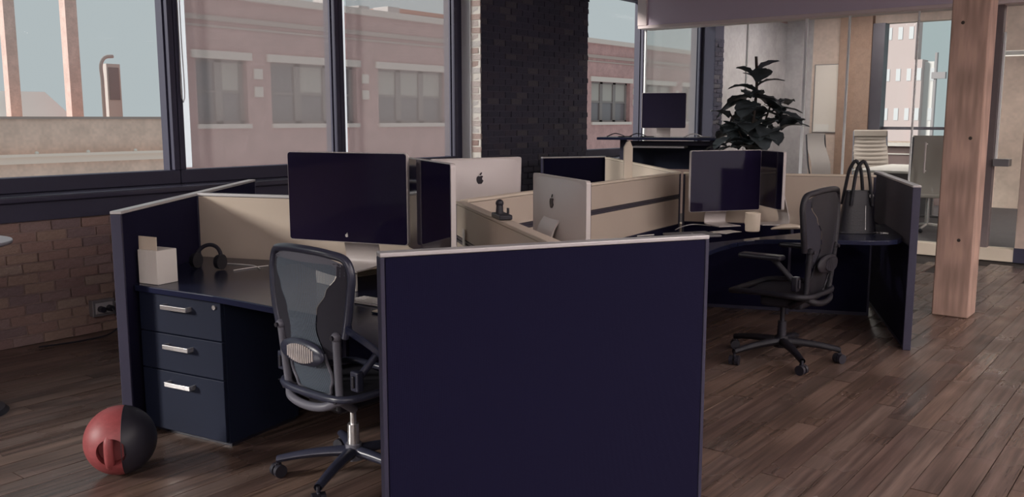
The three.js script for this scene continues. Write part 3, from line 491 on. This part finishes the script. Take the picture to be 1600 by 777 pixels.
cable('charging_cable', 'thin white cable lying on the left desk', [Q(-1.66, 5.16, 0.733), Q(-1.57, 5.13, 0.733), Q(-1.48, 5.08, 0.733), Q(-1.42, 4.98, 0.733)], 0.003, M.white);
cable('charging_cable', 'second white cable with a plug end nearer the desk edge', [Q(-1.55, 4.92, 0.734), Q(-1.52, 4.96, 0.734), Q(-1.47, 5.02, 0.734), Q(-1.40, 5.08, 0.734)], 0.003, M.white);
{
  const t = thing('monitor_riser', 'pale open wooden riser under the left black display', 'riser', Q(-0.765, 4.315, 0.73), face(135 + 90));
  // near corner at the origin; front face along -x, open face along the other side
  part('top_board', box(0.34, 0.012, 0.42, -0.17, 0.102, -0.21, 0.002), M.cream, t);
  part('front_board', box(0.34, 0.094, 0.012, -0.17, 0.048, -0.006, 0.002), M.paper, t);
  part('back_board', box(0.34, 0.094, 0.012, -0.17, 0.048, -0.414, 0.002), M.cream, t);
  part('side_board', box(0.012, 0.094, 0.394, -0.334, 0.048, -0.21, 0.002), M.cream, t);
}
{
  const t = thing('keyboard', 'slim white keyboard on the left desk in front of the riser', 'keyboard', Q(-0.615, 4.03, 0.73), face(215));
  part('base', box(0.28, 0.008, 0.115, 0, 0.005, 0, 0.003), M.alu, t);
  const key = new RoundedBoxGeometry(0.016, 0.004, 0.016, 1, 0.0015);
  for (let r = 0; r < 5; r++) for (let c = 0; c < 14; c++) { const k = part('key', key, M.white, t); k.position.set(-0.124 + c * 0.0191, 0.0112, -0.042 + r * 0.0205); }
  const n = thing('notebook', 'thin dark notebook beside the white keyboard', 'notebook', Q(-0.52, 3.82, 0.73), face(215));
  part('cover', box(0.15, 0.006, 0.10, 0, 0.004, 0, 0.002), M.navySteel, n); part('pages', box(0.145, 0.005, 0.095, 0, 0.0095, 0), M.cream, n);
}
// ------------------------------------------------------------------ on and around the centre partition
{
  const q = P(-0.062, 4.02, HP), g = thing('clip_gadget', 'small black clip-on gadget on top of the centre partition', 'gadget', P(-0.045, 3.95, HP), face(75));
  part('body', box(0.15, 0.022, 0.06, 0, 0.013, 0, 0.006), M.blackPlastic, g); part('lens_head', [cyl(0.014, 0.018, 0.05, 0, 0.045, -0.01), new THREE.SphereGeometry(0.018, 14, 10).translate(0, 0.07, -0.01)], M.blackPlastic, g); part('clip', box(0.02, 0.05, 0.008, 0.03, 0.02, 0.036, 0.002), M.blackPlastic, g);
  const n = thing('paper_note', 'small pale paper note on the left face of the centre partition', 'note', P(-0.249, 4.57, 0.965), face(254));
  part('sheet', box(0.05, 0.085, 0.0012), M.paper, n);
}
{
  const t = thing('pointed_slab', 'narrow cream upright slab with a pointed top behind the tan partition', 'slab', Q(0.905, 7.02, 0.73), face(180));
  const s = new THREE.Shape(); s.moveTo(-0.032, 0); s.lineTo(0.032, 0); s.lineTo(0.032, 0.60); s.lineTo(0.012, 0.65); s.lineTo(-0.012, 0.64); s.lineTo(-0.032, 0.60); s.lineTo(-0.032, 0);
  part('body', extrude(s, 0.05, 0.003).translate(0, 0, -0.025), M.cream, t);
}
// ------------------------------------------------------------------ things on the right desk
{
  const m = thing('mug', 'white mug on the glossy right desk', 'mug', Q(1.80, 6.66, 0.73), face(180));
  part('cup', lathe([[0.001, 0.004], [0.048, 0.004], [0.052, 0.012], [0.055, 0.138], [0.053, 0.141], [0.051, 0.138], [0.048, 0.016], [0.001, 0.012]], 40), M.cream, m);
  part('handle', tube([V(0.053, 0.10, 0), V(0.085, 0.095, 0), V(0.088, 0.05, 0), V(0.052, 0.035, 0)], 0.007, 24, 8).rotateY(1.9), M.cream, m);
  const t = thing('pouch', 'cream and pink wedge shaped pouch beside the mug', 'pouch', Q(2.12, 6.80, 0.73), face(172));
  part('body', grid(20, 10, (u, v) => { const k = v * Math.PI * 2, h = 0.004 + 0.038 * Math.pow(Math.sin(Math.PI * Math.min(1, u * 0.9 + 0.05)), 0.9); return { x: -0.14 + 0.28 * u, y: 0.003 + h * (0.5 + 0.5 * Math.sin(k)), z: 0.045 * Math.cos(k) * (0.3 + 0.7 * Math.sin(Math.PI * u * 0.95 + 0.05)) }; }), M.cream, t);
  part('strap', box(0.07, 0.01, 0.02, 0.15, 0.012, 0.02, 0.004), M.white, t);
  const l = thing('closed_laptop', 'thin dark closed laptop lying left of the mug', 'laptop', Q(1.30, 6.42, 0.73), face(162));
  part('shell', box(0.34, 0.016, 0.23, 0, 0.009, 0, 0.006), M.aluDark, l); part('logo', appleMark(0.018).rotateX(-Math.PI / 2).translate(0, 0.0171, 0), M.white, l, 'small pale mark on the lid');
  const p = thing('paper_sheet', 'white paper sheets beside the mug on the right desk', 'paper', Q(1.60, 6.66, 0.73), face(150));
  part('sheet', box(0.2, 0.002, 0.12, 0, 0.0015, 0), M.paper, p); part('sheet', box(0.16, 0.002, 0.11, -0.05, 0.0036, 0.015).rotateY(0.35), M.paper, p);
  for (const [x, d, az, lab] of [[0.96, 6.42, 60, 'white pencil on the dark desk closest to the tan partition'], [1.05, 6.36, 75, 'longer pale pen lying beside the pencil']]) { const q = thing('pen', lab, 'pen', Q(x, d, 0.735), face(az) + Math.PI / 2); part('barrel', rod(V(-0.08, 0, 0), V(0.07, 0, 0), 0.0042), M.white, q); part('tip', rod(V(0.07, 0, 0), V(0.09, 0, 0), 0.0042, 0.001), M.blackPlastic, q); }
  cable('display_cable', 'pale cable trailing from the right display over the desk', [Q(1.24, 6.75, 0.735), Q(1.33, 6.95, 0.735), Q(1.45, 7.1, 0.735), Q(1.56, 7.0, 0.737)], 0.004, M.cap);
  const k = thing('key_bunch', 'small silver keys at the right end of the desk', 'keys', Q(2.74, 6.60, 0.73), face(180));
  part('ring', new THREE.TorusGeometry(0.014, 0.002, 6, 24).rotateX(Math.PI / 2).translate(-0.03, 0.004, 0), M.chrome, k); for (const a of [0, 0.5, -0.5]) part('key', [box(0.045, 0.003, 0.008, 0.028, 0.004 + a * 0.004, 0), cyl(0.011, 0.011, 0.003, 0, 0.004 + a * 0.004, 0, 14)].map((g) => g.rotateY(a)), M.chrome, k);
}
{
  const t = thing('handbag', 'tall black leather handbag with two loop handles on the right desk', 'handbag', Q(2.56, 6.62, 0.73), face(186));
  const body = grid(32, 18, (u, v) => { const a = u * Math.PI * 2, c = Math.cos(a), s = Math.sin(a), e = 0.55, X = Math.sign(c) * Math.pow(Math.abs(c), e), Z = Math.sign(s) * Math.pow(Math.abs(s), e), y = 0.30 * v, w = 0.135 - 0.052 * v, dd = 0.075 - 0.05 * Math.pow(v, 1.3); return { x: -X * w, y: y + 0.002, z: Z * dd }; });
  part('body', body, M.leather, t);
  part('base', box(0.25, 0.012, 0.13, 0, 0.007, 0, 0.005), M.leather, t); part('top_closure', box(0.165, 0.02, 0.05, 0, 0.298, 0, 0.008), M.leather, t);
  for (const z of [0.04, -0.04]) { const h = part('handle', tube([V(-0.075, 0.20, z * 1.35), V(-0.062, 0.32, z), V(-0.035, 0.47, z * 0.7 + 0.0), V(0, 0.515, z * 0.7), V(0.03, 0.47, z * 0.7), V(0.058, 0.32, z), V(0.072, 0.20, z * 1.35)], 0.0125, 60, 8).translate(z * 0.45, 0, 0), M.leather, t); part('ring', new THREE.TorusGeometry(0.013, 0.003, 8, 20).translate(0.064 + z * 0.45, 0.27, z * 1.25), M.chrome, h); }
  part('zip', rod(V(0.045, 0.03, 0.074), V(0.045, 0.20, 0.050), 0.0025), M.chrome, t, 'bright zip pull');
}
// ------------------------------------------------------------------ medicine ball
{
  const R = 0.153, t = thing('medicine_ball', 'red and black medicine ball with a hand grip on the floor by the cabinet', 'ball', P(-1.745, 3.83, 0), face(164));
  const ev = new Evaluator(); ev.attributes = ['position', 'normal', 'uv'];
  let ball = new Brush(new THREE.SphereGeometry(R, 64, 48)), pocket = new Brush(new THREE.CylinderGeometry(0.066, 0.06, 0.2, 40).rotateX(Math.PI / 2)); pocket.position.set(-0.02, -0.008, R + 0.025); pocket.updateMatrixWorld(true); ball.updateMatrixWorld(true);
  const cut = ev.evaluate(ball, pocket, SUBTRACTION).geometry;
  // split into the red shell and the black shell at a vertical seam
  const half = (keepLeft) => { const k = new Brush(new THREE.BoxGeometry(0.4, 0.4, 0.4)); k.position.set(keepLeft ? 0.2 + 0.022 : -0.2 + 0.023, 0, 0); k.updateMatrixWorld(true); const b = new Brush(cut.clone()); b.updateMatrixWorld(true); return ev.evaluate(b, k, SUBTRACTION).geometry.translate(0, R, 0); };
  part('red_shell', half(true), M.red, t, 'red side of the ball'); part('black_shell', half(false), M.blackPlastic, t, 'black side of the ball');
  part('grip', tube([V(-0.03, R - 0.078, 0.108), V(-0.03, R - 0.045, 0.128), V(-0.03, R + 0.03, 0.130), V(-0.03, R + 0.062, 0.112)], 0.021, 24, 10), M.red, t, 'red grip bar across the pocket');
  part('seam', new THREE.TorusGeometry(Math.sqrt(R * R - 0.0225 ** 2), 0.0018, 6, 64).rotateY(Math.PI / 2).translate(0.0225, R, 0), M.blackPlastic, t);
}
// ------------------------------------------------------------------ wall outlet and side table on the left
{
  const t = thing('wall_outlet', 'metal outlet box with two black plugs low on the brick wall', 'outlet', [-0.23, 0.19, 0.016]);
  part('housing', box(0.17, 0.12, 0.06, 0, 0, 0.03, 0.006), M.aluDark, t); part('socket_plate', box(0.13, 0.08, 0.006, 0.0, 0, 0.063, 0.002), M.cap, t);
  for (const x of [-0.03, 0.035]) part('plug', [cyl(0.022, 0.024, 0.045, 0, 0, 0, 18).rotateX(Math.PI / 2).translate(x, -0.005, 0.088)], M.blackPlastic, t);
  part('conduit', rod(V(0.085, 0.02, 0.03), V(1.7, 0.02, 0.03), 0.010), M.cap, t, 'thin pale conduit');
  const c = cable('power_cord', 'black power cord hanging from the outlet to the floor', [V(-0.195, 0.185, 0.127), V(-0.18, 0.08, 0.20), V(-0.28, 0.03, 0.24), V(-0.45, 0.012, 0.22), V(-0.75, 0.012, 0.16)], 0.006, M.blackPlastic);
  const s = thing('side_table', 'edge of a round grey topped high table at the left of the frame', 'table', P(-2.94, 4.62));
  part('tabletop', lathe([[0.001, 0.905], [0.27, 0.905], [0.297, 0.915], [0.30, 0.925], [0.297, 0.933], [0.001, 0.934]], 64), std(rgb(0.34, 0.33, 0.36), 0.4), s); part('pedestal', cyl(0.03, 0.035, 0.88, 0, 0.465, 0), M.blackPlastic, s); part('foot', cyl(0.2, 0.22, 0.022, 0, 0.011, 0, 40), M.blackPlastic, s);
}
// ------------------------------------------------------------------ standing desk by the far window
{
  const A = P(0.97, 10.35), B = P(2.42, 9.86), u = B.clone().sub(A), L = u.length(), t = thing('standing_desk', 'dark standing desk raised high before the far window', 'desk', A.clone().add(B).multiplyScalar(0.5), Math.atan2(-u.z, u.x));
  part('tabletop', box(L, 0.03, 0.62, 0, 1.345, -0.31, 0.008), M.navyTop, t);
  for (const s of [-1, 1]) { part('leg', [box(0.07, 1.28, 0.07, s * (L / 2 - 0.25), 0.69, -0.31, 0.006)], M.navyFrame, t); part('foot', box(0.07, 0.04, 0.6, s * (L / 2 - 0.25), 0.022, -0.31, 0.01), M.navyFrame, t); }
  part('crossbar', box(L - 0.5, 0.05, 0.04, 0, 1.29, -0.31), M.navyFrame, t); part('modesty_panel', box(L - 0.4, 0.28, 0.015, 0, 1.12, -0.55, 0.003), M.navySteel, t); part('keyboard_tray', box(0.6, 0.02, 0.3, -0.05, 1.255, -0.05, 0.005), M.aluDark, t, 'grey keyboard tray below the top');
  makeDisplay('black display on the standing desk in front of the window', 1.735, 10.36, 190, { w: 0.5, h: 0.40, bottom: 1.462, y: 1.36, standW: 0.16 });
  for (const [x0, d0, k] of [[1.10, 10.45, 0], [1.35, 10.42, 1], [1.95, 10.2, 2]]) cable('desk_cable', ['tangled dark cable at the left end of the standing desk', 'tangled cable beside the standing desk display', 'pale cable right of the standing desk display'][k], [P(x0, d0, 1.366), P(x0 + 0.1, d0 + 0.04, 1.40), P(x0 + 0.2, d0 - 0.03, 1.367), P(x0 + 0.12, d0 - 0.08, 1.367), P(x0 + 0.28, d0 - 0.04, 1.367)], 0.006, k === 2 ? M.cap : M.blackPlastic);
  const c = thing('low_cabinet', 'dark low cabinet under the far window', 'cabinet', [6.95, 0, 0.32]);
  part('carcass', span(-0.55, 0.55, 0.03, 0.96, -0.24, 0.2), M.navySteel, c); part('top', span(-0.57, 0.57, 0.96, 0.985, -0.24, 0.22, 0.004), M.navyTop, c); for (const x of [-0.276, 0.276]) { const d = part('door', span(x - 0.27, x + 0.27, 0.05, 0.95, 0.2, 0.218, 0.003), M.navySteel, c); part('handle', box(0.012, 0.12, 0.02, x - Math.sign(x) * 0.23, 0.7, 0.228, 0.003), M.chrome, d); }
}
// ------------------------------------------------------------------ fiddle-leaf plant
{
  const t = thing('potted_plant', 'tall dark fiddle-leaf plant in front of the glass partition', 'plant', P(2.50, 9.36), 0);
  part('pot', lathe([[0.001, 0.01], [0.14, 0.01], [0.155, 0.03], [0.19, 0.36], [0.182, 0.365], [0.17, 0.33], [0.001, 0.33]], 36), M.navySteel, t);
  const ax = (px, y) => { const s = px; return s; };
  const right = P(1, 0).sub(P(0, 0)), fwd = P(0, 1).sub(P(0, 0)), L3 = (a, y, b) => right.clone().multiplyScalar(a).addScaledVector(fwd, b).setY(y);
  part('stem', [tube([L3(0, 0.33, 0), L3(0.03, 0.9, 0.02), L3(-0.01, 1.4, 0), L3(0.02, 1.9, 0.01), L3(0.0, 2.2, 0)], 0.016, 40, 8), tube([L3(0.02, 1.2, 0), L3(0.12, 1.5, 0.05), L3(0.2, 1.8, 0.02)], 0.010, 20, 7), tube([L3(0.01, 1.1, 0), L3(-0.14, 1.4, -0.04), L3(-0.26, 1.65, 0.0)], 0.010, 20, 7)], M.bark, t);
  const leafG = [0, 1, 2].map((k) => { const len = 0.27 + 0.03 * k, wd = 0.112 + 0.012 * k; return grid(8, 12, (u, v) => { const a = u * 2 - 1, w = wd * Math.pow(Math.sin(Math.PI * Math.pow(v * 0.96 + 0.03, 1.25)), 0.75) * (1 + 0.05 * Math.sin(v * 26 + k)), y = v * len; return { x: a * w, y: y * (1 - 0.12 * v), z: 0.10 * v * v * (1 + 0.5 * k) * 1.2 - 0.025 * a * a + 0.006 * Math.sin(v * 22) * Math.abs(a) }; }); });
  const put = (a, y, b, az, tilt, k, s = 1) => { const m = part('leaf', leafG[k % 3], M.leaf, t), q = L3(a, y, b); m.position.copy(q); const ang = face(az); m.rotation.set(0, ang, 0, 'YXZ'); m.rotation.x = tilt; m.rotateZ(rr(-0.3, 0.3)); m.scale.setScalar(s); };
  const list = [[0.0, 2.02, 88, 0.45], [0.0, 1.98, -88, 0.6], [0.02, 1.93, 180, 0.45], [0.0, 1.98, 20, 0.7], [0.03, 1.90, 110, 0.8], [-0.02, 1.86, -100, 0.95]];
  for (const [a, y, az, tl] of list) put(a, y, 0, az, tl, Math.floor(rnd() * 3), 0.85);
  for (let i = 0; i < 30; i++) put(rr(-0.06, 0.06), rr(1.2, 1.85), rr(-0.03, 0.03), i * 137.5, rr(0.7, 1.7), i, rr(0.85, 1.05));
  for (let i = 0; i < 20; i++) put(-0.14 - rr(0, 0.17), rr(1.25, 1.6), rr(-0.06, 0.06), 200 + i * 97, rr(0.6, 1.9), i, rr(0.7, 0.95));
  for (let i = 0; i < 16; i++) put(0.14 + rr(0, 0.14), rr(1.42, 1.72), rr(-0.05, 0.05), 40 + i * 83, rr(0.5, 1.8), i, rr(0.7, 0.95));
}
// ------------------------------------------------------------------ meeting room furniture
{
  const y0 = 0.12;
  const tb = thing('conference_table', 'white conference table behind the glass partition', 'table', [10.2, y0, 2.95], 0);
  part('tabletop', box(1.9, 0.035, 0.95, 0, 0.735, 0, 0.01), M.white, tb); for (const x of [-0.6, 0.6]) part('leg', [box(0.08, 0.7, 0.5, x, 0.37, 0, 0.01), box(0.1, 0.03, 0.7, x, 0.017, 0, 0.008)], M.aluDark, tb);
  const wb = thing('whiteboard', 'tall whiteboard with thin frame on the meeting room wall', 'whiteboard', [12.985, 1.33, 0.83], -Math.PI / 2);
  part('board', box(0.52, 1.2, 0.012, 0, 0.6, 0, 0.003), std(rgb(0.72, 0.66, 0.60), 0.35), wb); part('frame', [box(0.54, 0.012, 0.022, 0, 1.205, 0), box(0.54, 0.012, 0.022, 0, -0.005, 0), box(0.012, 1.22, 0.022, -0.266, 0.6, 0), box(0.012, 1.22, 0.022, 0.266, 0.6, 0)], M.aluDark, wb); part('paper', box(0.26, 0.13, 0.003, -0.10, 0.075, 0.009), M.white, wb, 'white sheet at the foot of the board');
  function slimChair(label, x, z, rot, o) {
    const c = thing('conference_chair', label, 'chair', [x, y0, z], rot), w = o.w ?? 0.5, bh = o.h ?? 0.72, S = 0.47;
    const m = o.m;
    const bk = part('backrest', grid(10, 24, (u, v) => ({ x: (u * 2 - 1) * w / 2 * (1 - 0.06 * v), y: S + 0.02 + bh * v, z: -0.2 - 0.13 * v + 0.03 * Math.sin(v * 6) + 0.02 * (u * 2 - 1) ** 2 })), m, c);
    if (o.ribs) for (let i = 0; i < 8; i++) { const v = 0.22 + i * 0.085; part('cushion_rib', new THREE.CapsuleGeometry(0.024, w * 0.9, 4, 8).rotateZ(Math.PI / 2).scale(1, 1.1, 0.6).translate(0, S + 0.02 + bh * v, -0.2 - 0.13 * v + 0.03 * Math.sin(v * 6) + 0.006), m, bk); }
    if (o.ribs) part('head_cushion', box(w * 0.95, 0.11, 0.05, 0, S + bh * 0.95, -0.325, 0.02), m, bk);
    part('seat', box(w, 0.05, 0.46, 0, S, 0.02, 0.02), m, c);
    for (const s of [-1, 1]) part('side_frame', tube([V(s * w / 2, S, 0.2), V(s * w / 2, S - 0.01, -0.15), V(s * w / 2, S + 0.15, -0.23), V(s * w / 2 * 0.96, S + bh * 0.6, -0.29), V(s * w / 2 * 0.94, S + bh, -0.33)], 0.013, 30, 8), o.frame ?? M.chairGrey, c);
    part('gas_cylinder', cyl(0.025, 0.03, 0.36, 0, 0.26, 0), M.chrome, c);
    for (let i = 0; i < 5; i++) { const a = i * 1.2566, l = part('leg', rod(V(0, 0.09, 0), V(Math.cos(a) * 0.29, 0.06, Math.sin(a) * 0.29), 0.018, 0.012), M.alu, c); part('caster', new THREE.SphereGeometry(0.028, 12, 8).translate(Math.cos(a) * 0.29, 0.029, Math.sin(a) * 0.29), M.blackPlastic, l); }
    return c;
  }
  const white = std(rgb(0.36, 0.31, 0.275), 0.6, { side: THREE.DoubleSide }), greyM = std(rgb(0.34, 0.31, 0.30), 0.7, { side: THREE.DoubleSide });
  slimChair('white ribbed high-back chair at the end of the conference table', 11.6, 2.10, face(185), { ribs: true, m: white, h: 0.78, w: 0.56 });
  slimChair('slim grey mesh chair in front of the whiteboard', 11.3, 1.48, face(150), { m: greyM, frame: M.blackPlastic, h: 0.72, w: 0.46 });
  slimChair('grey high chair just behind the glass, half hidden by the timber column', 9.0, 3.54, face(20), { m: std(rgb(0.52, 0.46, 0.42), 0.7, { side: THREE.DoubleSide }), h: 0.75, w: 0.52 });
}
scene.traverse((o) => { if (o.userData.names) delete o.userData.names; if (o.isMesh) { o.castShadow = o.receiveShadow = true; } });
// part names: numbered within the whole scene so that no two objects share one
{ const seen = {}; scene.traverse((o) => { if (o.isMesh && o.parent !== scene) { const b = o.name.replace(/_\d{3,}$/, ''); const k = seen[b] = (seen[b] ?? -1) + 1; o.name = k ? b + '_' + String(k).padStart(3, '0') : b; } }); }
renderer.render(scene, camera);
